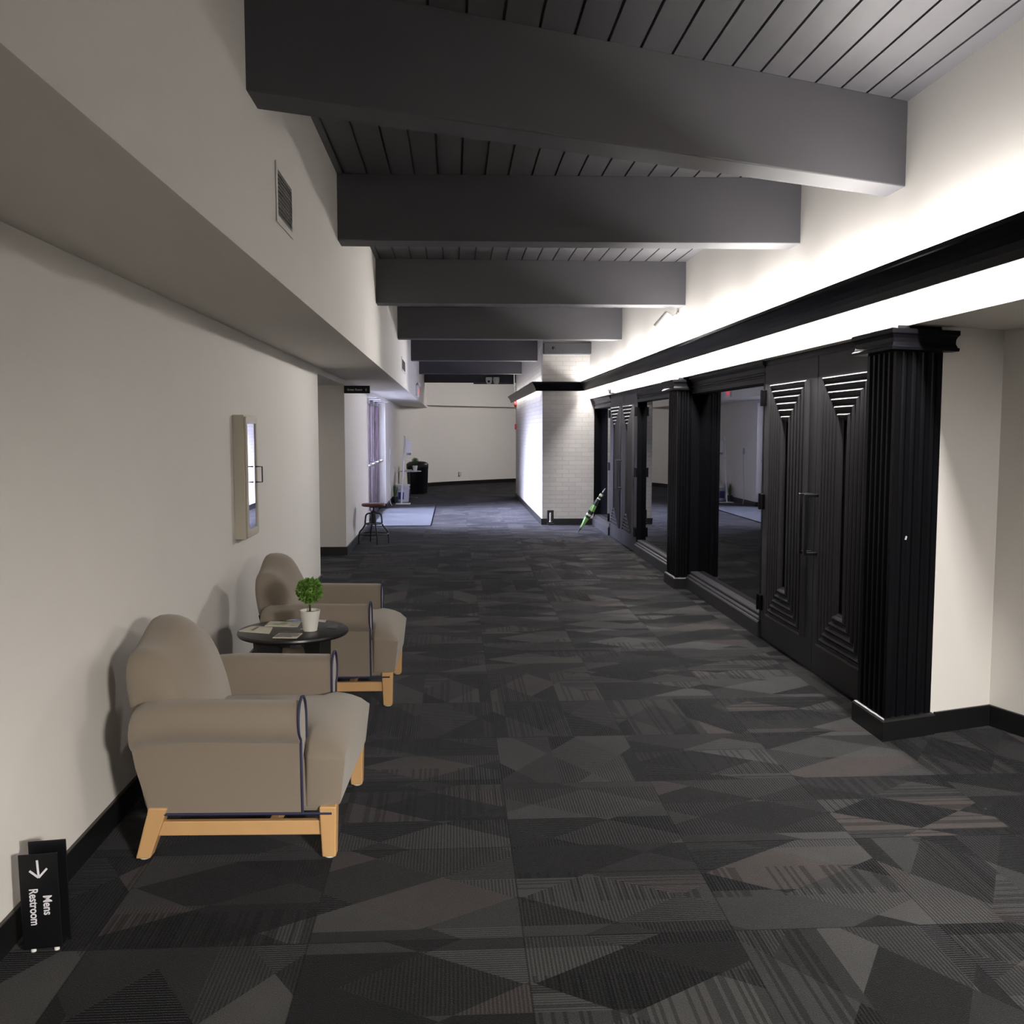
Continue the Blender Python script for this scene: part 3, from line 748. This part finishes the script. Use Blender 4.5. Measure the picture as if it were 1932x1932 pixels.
leaflet('colourful fanned leaflet at the front edge of the side table', [(-.852, 4.583), (-.839, 4.69), (-.727, 4.677), (-.737, 4.57)], 'paper_cream', .003, [(.03, .97, .12, .97, 'pr_mixed')])
leaflet('dark leaflet right of the white pot, near the right rim of the table', [(-.628, 4.80), (-.612, 4.90), (-.564, 4.885), (-.58, 4.78)], 'pr_dark', .002)

# ================================================================== WALL CABINET ON THE LEFT
cb_ = thing('wall_cabinet', 'narrow cream wall cabinet with glazed door on the left wall', 'cabinet', (XL, 6.05, 1.222))
bm = B(); bx(bm, 0, .066, -.17, .17, -.37, .37); obj('cabinet_body', bm, 'cream', cb_, bevel=.004)
bm = B()
for (y0, y1, z0, z1) in ((-.16, -.125, -.36, .36), (.125, .16, -.36, .36), (-.125, .125, .318, .36), (-.125, .125, -.36, -.318)): bx(bm, .066, .078, y0, y1, z0, z1)
dr = obj('cabinet_door', bm, 'cream', cb_, bevel=.003)
bm = B(); bx(bm, .0665, .071, -.125, .125, -.318, .318); obj('door_glass', bm, 'mirror', dr)
bm = B(); tube(bm, [(.078, .085, .055), (.118, .085, .055), (.118, .085, -.04), (.078, .085, -.04)], .0045, 8); obj('pull_handle', bm, 'black_metal', dr)

# ================================================================== MENS RESTROOM SIGN
sg = thing('restroom_sign', 'black blade sign reading Mens Restroom, stood on end on the floor by the left baseboard', 'sign', (-1.188, 2.79, 0))
sg.rotation_euler = (R(-2), R(-1.8), R(4))
bm = B(); bx(bm, -.054, .054, -.004, .0, .012, .290); obj('front_plate', bm, 'sign', sg, bevel=.002)
bm = B(); bx(bm, -.040, .066, .038, .042, .012, .312); obj('back_plate', bm, 'sign', sg, bevel=.002)
bm = B(); bx(bm, -.050, .056, .0, .038, .012, .020); obj('mounting_strip', bm, 'black_metal', sg)
for xx in (-.030, .034):
    bm = B(); tube(bm, [(xx, .008, .0005), (xx, .008, .013)], .0075, 12); obj('rubber_foot', bm, 'nylon', sg)
# letters run downwards on the front plate (local x right, z up)
def face(x, z, y=-.0048): return Matrix(((0, 1, 0, x), (0, 0, -1, y), (-1, 0, 0, z), (0, 0, 0, 1)))
text_mesh('lettering', 'Mens', .034, 'letter', sg, face(.0090, .168), .0006, .80)
text_mesh('lettering', 'Restroom', .034, 'letter', sg, face(-.0280, .190), .0006, .78)
bm = B()
def bar2(bm, a, b2, w, y0=-.0056, y1=-.004):
    a, b2 = Vector(a), Vector(b2); d = (b2 - a).normalized(); n = Vector((-d.y, d.x)) * w / 2
    q = [a - n, b2 - n, b2 + n, a + n]
    f0 = [bm.verts.new((p.x, y0, p.y)) for p in q]; f1 = [bm.verts.new((p.x, y1, p.y)) for p in q]
    bm.faces.new(f0); bm.faces.new(f1[::-1])
    for i in range(4): bm.faces.new((f0[i], f0[(i + 1) % 4], f1[(i + 1) % 4], f1[i]))
bar2(bm, (-.002, .272), (0, .226), .0058); bar2(bm, (0, .221), (-.024, .2425), .0058); bar2(bm, (0, .221), (.024, .2460), .0058)
obj('arrow', bm, 'letter', sg)

# ================================================================== GREEN ROOM SIGN
gs = thing('hanging_sign', 'small black sign with an arrow projecting high at the passage corner', 'sign', (-1.30, 11.84, 1.985))
bm = B(); bx(bm, 0, .304, -.006, 0, -.045, .045); obj('sign_plate', bm, 'sign', gs, bevel=.002)
bm = B(); bx(bm, 0, .304, .036, .042, -.045, .045); obj('back_plate', bm, 'sign', gs, bevel=.002)
text_mesh('lettering', 'Green Room', .036, 'letter', gs, Matrix(((1, 0, 0, .036), (0, 0, -1, -.0068), (0, 1, 0, -.014), (0, 0, 0, 1))), .0008, .93)
bm = B()
bar2(bm, (.276, -.003), (.255, -.003), .005, -.0072, -.0058); bar2(bm, (.2535, -.003), (.264, .0145), .005, -.0072, -.0058); bar2(bm, (.2535, -.003), (.264, -.0205), .005, -.0072, -.0058)
obj('arrow', bm, 'letter', gs)

# ================================================================== VENTS, EXIT SIGN on the upper left wall
def vent(label, y0, y1, z0, z1, n):
    t_ = thing('air_vent', label, 'air vent', (XU, (y0 + y1) / 2, (z0 + z1) / 2), group='return air grilles on the upper left wall')
    hy, hz = (y1 - y0) / 2, (z1 - z0) / 2
    bm = B()
    m_ = .028
    for a in ((-hy, -hy + m_, -hz, hz), (hy - m_, hy, -hz, hz), (-hy + m_, hy - m_, hz - m_, hz), (-hy + m_, hy - m_, -hz, -hz + m_)): bx(bm, 0, .006, *a)
    obj('frame', bm, 'wall', t_, bevel=.002)
    bm = B(); bx(bm, .0002, .0014, -hy + m_, hy - m_, -hz + m_, hz - m_); obj('backing', bm, 'dark', t_)
    st = (2 * hz - 2 * m_) / n
    for i in range(n):
        z = -hz + m_ + st * (i + .5)
        bm = B(); v = [(.0015, z + .000), (.0055, z - .0045), (.0063, z - .0038), (.0023, z + .0007)]
        loft(bm, [[(p[0], yy, p[1]) for p in v] for yy in (-hy + m_, hy - m_)]); obj('slat', bm, 'wall', t_)
    return t_
vent('white slatted air vent on the upper left wall near the slanted beam', 4.02, 4.42, 2.33, 2.565, 11)
vent('far white air vent on the upper left wall near the fifth beam', 13.45, 14.4, 2.31, 2.50, 8)
ex = thing('exit_sign', 'white exit sign with red letters high on the upper left wall past the entrance', 'exit sign', (XU, 18.7, 2.235))
bm = B(); bx(bm, 0, .05, -.17, .17, -.10, .10); obj('housing', bm, 'white_plastic', ex, bevel=.006)
text_mesh('lettering', 'EXIT', .15, 'exit_red', ex, Matrix(((0, 0, 1, .0505), (1, 0, 0, -.15), (0, 1, 0, -.053), (0, 0, 0, 1))), .003, .82)
for s in (-1, 1):
    bm = B(); lathe(bm, [(.03, 0), (.042, .035), (.045, .06)], 16, mx=Matrix.Translation((.02, s * .09, .10)) @ Matrix.Rotation(R(50), 4, 'Y')); obj('emergency_lamp', bm, 'white_plastic', ex, smooth=True)

# ================================================================== SPOTLIGHT
sp = thing('spotlight', 'white cylindrical spotlight on the upper right wall under the third beam', 'spotlight', (XR, 9.4, 2.60))
bm = B(); lathe(bm, [(.032, 0), (.032, .012), (.012, .016)], 20, mx=Matrix.Rotation(R(-90), 4, 'Y')); obj('wall_plate', bm, 'white_enamel', sp, smooth=True)
bm = B(); tube(bm, smoothpath([(-.012, 0, 0), (-.045, -.005, -.008), (-.06, -.01, -.03), (-.075, -.02, -.04)]), .009, 10); obj('arm', bm, 'white_enamel', sp, smooth=True)
bm = B(); lathe(bm, [(.026, -.085), (.052, -.078), (.056, -.06), (.056, .03), (.060, .032), (.060, .095), (.054, .097), (.052, .085), (.02, .06)], 32, mx=Matrix.Translation((-.135, -.03, -.060)) @ Matrix.Rotation(R(38), 4, 'Y') @ Matrix.Rotation(R(12), 4, 'X') @ Matrix.Rotation(R(180), 4, 'X'))
obj('lamp_housing', bm, 'white_enamel', sp, smooth=True)

# ================================================================== UMBRELLA leaning by the far doors
um = thing('umbrella', 'closed green and black umbrella leaning by the far double doors, tip on the floor', 'umbrella', (1.772, 14.03, .004))
dv = Vector((2.165, 13.93, .67)) - Vector((1.772, 14.03, .004)); Lm = dv.length
qm = dv.to_track_quat('Z', 'Y').to_matrix().to_4x4()
def ucan(z0, z1, seg, m, nm, r0, r1, wob=.006):
    bm = B(); rings = []
    for i in range(9):
        f = i / 8; z = z0 + (z1 - z0) * f; rr = r0 + (r1 - r0) * f
        rings.append([qm @ Vector(((rr + wob * math.cos(5 * t + z * 20) * min(1, rr / .02)) * math.cos(t), (rr + wob * math.cos(5 * t + z * 20) * min(1, rr / .02)) * math.sin(t), z)) for t in [2 * math.pi * k / 20 for k in range(20)]])
    loft(bm, rings); return obj(nm, bm, m, um, smooth=True)
bm = B(); tube(bm, [qm @ Vector((0, 0, z)) for z in (0, .05, Lm * .93)], [.003, .005, .005], 10); obj('shaft', bm, 'black_metal', um)
ucan(.045, .12, 0, 'canopy_black', 'canopy_panel', .005, .017, .001)
ucan(.10, .29, 0, 'green', 'canopy_panel', .014, .036, .004)
ucan(.285, .325, 0, 'canopy_black', 'canopy_panel', .037, .038, .004)
ucan(.32, .348, 0, 'pale_green', 'canopy_strap', .041, .041, .002)
ucan(.345, .40, 0, 'canopy_black', 'canopy_panel', .037, .038, .006)
ucan(.395, .50, 0, 'green', 'canopy_panel', .038, .027, .006)
ucan(.495, .60, 0, 'canopy_black', 'canopy_panel', .031, .026, .006)
ucan(.598, .615, 0, 'pale_green', 'canopy_panel', .027, .022, .004)
ucan(.61, .65, 0, 'canopy_black', 'canopy_panel', .021, .022, .004)
ucan(.65, .685, 0, 'pale_green', 'canopy_strap', .026, .025, .002)
ucan(.683, .71, 0, 'canopy_black', 'canopy_panel', .022, .010, .002)
bm = B(); tube(bm, [qm @ Vector((0, 0, z)) for z in (.70, .72, .75, Lm)], [.009, .012, .011, .009], 12); obj('handle', bm, 'steel', um, smooth=True)

# bracket on the pier base
bk = thing('door_stop_bracket', 'dark bracket with an upright chrome cylinder low on the brick pier front', 'bracket', (1.53, 15.483, 0))
bm = B(); bx(bm, -.052, .052, -.012, 0, .002, .235); bx(bm, -.052, .052, -.06, -.012, .002, .03); obj('back_plate', bm, 'black_metal', bk, bevel=.004)
bm = B(); lathe(bm, [(.012, .035), (.028, .05), (.022, .06), (.016, .075), (.016, .19), (.012, .2)], 20, 0, -.032); obj('chrome_cylinder', bm, 'clear', bk, smooth=True)

# small speaker box above the far doors
bx_ = thing('emergency_light', 'small white box fixed above the far double doors under the cornice', 'light', (XR, 13.2, 2.055))
bm = B(); bx(bm, -.05, 0, -.10, .10, -.058, .045); obj('housing', bm, 'grey_plastic', bx_, bevel=.006)
bm = B(); lathe(bm, [(.026, 0), (.034, .02), (.034, .026)], 16, mx=Matrix.Translation((-.045, -.05, .01)) @ Matrix.Rotation(R(-90), 4, 'Y')); obj('lens', bm, 'white_plastic', bx_, smooth=True)
bm = B(); lathe(bm, [(.026, 0), (.034, .02), (.034, .026)], 16, mx=Matrix.Translation((-.045, .05, .01)) @ Matrix.Rotation(R(-90), 4, 'Y')); obj('lens', bm, 'white_plastic', bx_, smooth=True)

# ================================================================== STOOL
st = thing('swivel_stool', 'round wooden-seated stool with black pipe legs by the left wall', 'stool', (-1.065, 13.02, 0), R(12))
bm = B(); lathe(bm, [(.135, .498), (.152, .503), (.156, .515), (.153, .532), (.145, .538)], 40); obj('seat', bm, 'seatwood', st, smooth=True)
bm = B(); lathe(bm, [(.05, .485), (.055, .497)], 20); lathe(bm, [(.012, .40), (.012, .49)], 14); obj('screw', bm, 'black_metal', st)
bm = B(); lathe(bm, [(.026, .27), (.03, .28), (.03, .41), (.036, .415), (.036, .43), (.014, .44)], 20); obj('hub', bm, 'black_metal', st, smooth=True)
for a in (5, 95, 185, 275):
    mx = Matrix.Rotation(R(a), 4, 'Z')
    bm = B(); tube(bm, smoothpath([mx @ Vector(p) for p in ((.028, 0, .405), (.075, 0, .404), (.103, 0, .375), (.112, 0, .30), (.118, 0, .255), (.15, 0, .205), (.185, 0, .165), (.198, 0, .11), (.203, 0, .004))], 5), .0105, 10); obj('leg', bm, 'black_metal', st, smooth=True)
for r_, z, rr in ((.115, .268, .008), (.192, .135, .008)):
    bm = B(); tube(bm, [(r_ * math.cos(2 * math.pi * k / 40), r_ * math.sin(2 * math.pi * k / 40), z) for k in range(40)], rr, 8, closed=True); obj('foot_ring', bm, 'black_metal', st, smooth=True)

# ================================================================== FAR CORNER OBJECTS
sn = thing('sanitizer_stand', 'tall white hand sanitizer stand at the end of the entrance mat', 'sanitizer stand', (-1.06, 20.1, 0))
bm = B(); bx(bm, -.13, .17, -.15, .15, 0, .012); obj('base_plate', bm, 'white_plastic', sn, bevel=.004)
bm = B(); tube(bm, [(-.015, 0, .01), (.065, 0, 1.385)], .017, 12); obj('pole', bm, 'white_plastic', sn, smooth=True)
bm = B(); bx(bm, .085, .205, -.05, .05, 1.045, 1.30); obj('dispenser', bm, 'white_plastic', sn, bevel=.012, seg=3)
bm = B(); bx(bm, .10, .19, -.035, .035, 1.0, 1.05); obj('nozzle', bm, 'grey_plastic', sn)
bm = B(); bx(bm, .055, .185, -.06, .06, .905, .92); obj('drip_tray', bm, 'white_plastic', sn, bevel=.004)
bu = thing('pail', 'white plastic pail with lid and blue label near the sanitizer stand', 'pail', (-1.085, 20.72, 0))
bm = B(); lathe(bm, [(.125, 0), (.13, .01), (.148, .27), (.158, .275), (.158, .29), (.149, .292), (.15, .34)], 36); obj('pail_body', bm, 'bucket', bu, smooth=True)
bm = B(); lathe(bm, [(.158, .335), (.162, .34), (.162, .365), (.15, .37)], 36); obj('lid', bm, 'white_plastic', bu, smooth=True)
bm = B()
r0 = .144
arc = [R(a) for a in range(-125, -70, 5)]
loft(bm, [[((.1335 + .0667 * z) * math.cos(a), (.1335 + .0667 * z) * math.sin(a), z) for a in arc] for z in (.06, .21)], cap=False, closed=False)
o = obj('label', bm, 'blue', bu, smooth=True)
bn = thing('waste_bin', 'large round black waste bin standing against the far curved wall', 'bin', (-.865, 23.4, 0))
bm = B(); lathe(bm, [(.22, 0), (.235, .02), (.255, .60), (.262, .61), (.262, .70), (.255, .715)], 44); obj('bin_body', bm, 'black_metal', bn, smooth=True)
bm = B(); lathe(bm, [(.25, .705), (.235, .73), (.19, .757), (.12, .768), (.05, .77)], 44); obj('lid', bm, 'black_metal', bn, smooth=True)
ft = thing('pedestal_table', 'small round pale-topped table between the pail and the black bin', 'table', (-.99, 21.9, 0))
bm = B(); lathe(bm, [(.255, .585), (.265, .592), (.262, .602)], 40); obj('tabletop', bm, 'white_plastic', ft, smooth=True)
bm = B(); tube(bm, [(0, 0, .02), (0, 0, .588)], .022, 12); obj('column', bm, 'black_metal', ft)
bm = B(); lathe(bm, [(.19, 0), (.185, .015), (.05, .03)], 32); obj('foot', bm, 'black_metal', ft, smooth=True)
bm = B(); bx(bm, -.09, .09, -.08, .08, 0, .03); o = obj('paper_stack', bm, 'letter'); o.location = (-1.02, 21.84, .6025); tag(o, 'low stack of white papers on the small pale-topped far table', 'papers')
topiary('small leafy plant in a white pot on the far pale-topped table', (-.86, 21.85, .6025), 1.15, 'leaf_far', 160)
pl = thing('snake_plant', 'dark pointed plant in a black pot against the left wall by the pail', 'potted plant', (-1.225, 20.42, 0))
bm = B(); lathe(bm, [(.045, 0), (.06, .13), (.055, .13)], 20); obj('pot', bm, 'black_metal', pl, smooth=True)
bm = B()
for i in range(9):
    a = i * 2.4; h = .20 + .035 * (i % 4); le = .028 * (i % 3)
    d = Vector((math.cos(a), math.sin(a), 0)); n = Vector((-d.y, d.x, 0)); b0 = d * .018
    loft(bm, [[b0 - n * w_ + d * q_ + Vector((0, 0, z)), b0 + n * w_ + d * q_ + Vector((0, 0, z)), b0 + n * w_ * .7 + d * (q_ + .004) + Vector((0, 0, z))] for w_, q_, z in ((.012, 0, .12), (.015, le * .4, .12 + h * .5), (.0015, le, .12 + h))])
obj('leaves', bm, 'leaf_far', pl)
tm = thing('wall_phone', 'white intercom box with a hanging cord on the left wall past the entrance', 'intercom', (XL, 19.7, 1.08))
bm = B(); bx(bm, 0, .045, -.05, .05, -.06, .06); obj('housing', bm, 'white_plastic', tm, bevel=.008, seg=3)
bm = B(); tube(bm, smoothpath([(.02, -.02, -.06), (.015, -.03, -.4), (.012, -.06, -.8), (.03, -.12, -.98), (.07, -.2, -1.065)]), .006, 8); obj('cord', bm, 'white_plastic', tm, smooth=True)
ou = thing('wall_outlet', 'white electrical outlet plate low on the far curved wall', 'outlet', (.18, 27.26, .30), R(45))
bm = B(); bx(bm, -.045, .045, -.012, .02, -.06, .06); obj('cover_plate', bm, 'white_plastic', ou, bevel=.004)
for s in (-1, 1):
    bm = B(); bx(bm, -.018, .018, -.014, -.011, s * .027 - .014, s * .027 + .014); obj('socket', bm, 'grey_plastic', ou)
# security cameras with valance
bm = B(); bx(bm, .49, 1.395, 24.14, 24.25, 2.63, 2.80); bx(bm, 1.395, 1.50, 24.14, 24.25, 2.63, 2.8)
tag(obj('valance_board', bm, 'base', bevel=.004), 'flat black board hanging behind the farthest beam, behind the two cameras', 'board')
for xx, lb, dk in ((.855, 'left one of the two white security cameras before the black board', True), (1.03, 'right one of the two white security cameras before the black board', False)):
    c_ = thing('security_camera', lb, 'camera', (xx, 23.82, 2.72), group='white cameras under the farthest beam')
    bm = B(); lathe(bm, [(.045, -.10), (.068, -.07), (.078, -.02), (.080, .05), (.07, .06)][::1], 28); obj('housing', bm, 'white_plastic', c_, smooth=True)
    bm = B(); lathe(bm, [(.028, 0), (.028, .015), (.012, .022)], 18, mx=Matrix.Translation((-.005, -.068, -.045)) @ Matrix.Rotation(R(100), 4, 'X')); obj('lens', bm, 'black_metal' if dk else 'white_plastic', c_, smooth=True)
    bm = B(); bx(bm, -.02, .02, .05, .10, .0, .04); obj('mount', bm, 'white_plastic', c_)
bm = B(); tube(bm, [(1.372, 22.30, 2.25), (1.372, 22.30, 3.04)], .012, 8); tag(obj('conduit', bm, 'white_plastic', smooth=True), 'thin white vertical conduit at the far corner of the brick pier', 'conduit')
al = thing('fire_alarm', 'red fire alarm horn high on the brick pier under the cornice end', 'fire alarm', (1.40, 21.95, 2.085))
bm = B(); lathe(bm, [(.06, 0), (.062, .03), (.05, .05), (.02, .06)], 24, mx=Matrix.Rotation(R(-90), 4, 'Y')); obj('housing', bm, 'red', al, smooth=True)
pu = thing('fire_pull_station', 'small red pull station lower down on the brick pier', 'fire alarm', (1.40, 21.95, 1.58))
bm = B(); bx(bm, -.035, 0, -.045, .045, -.06, .06); obj('housing', bm, 'red', pu, bevel=.005)
bm = B(); bx(bm, -.045, -.035, -.03, .03, -.02, .0); obj('pull_bar', bm, 'letter', pu)
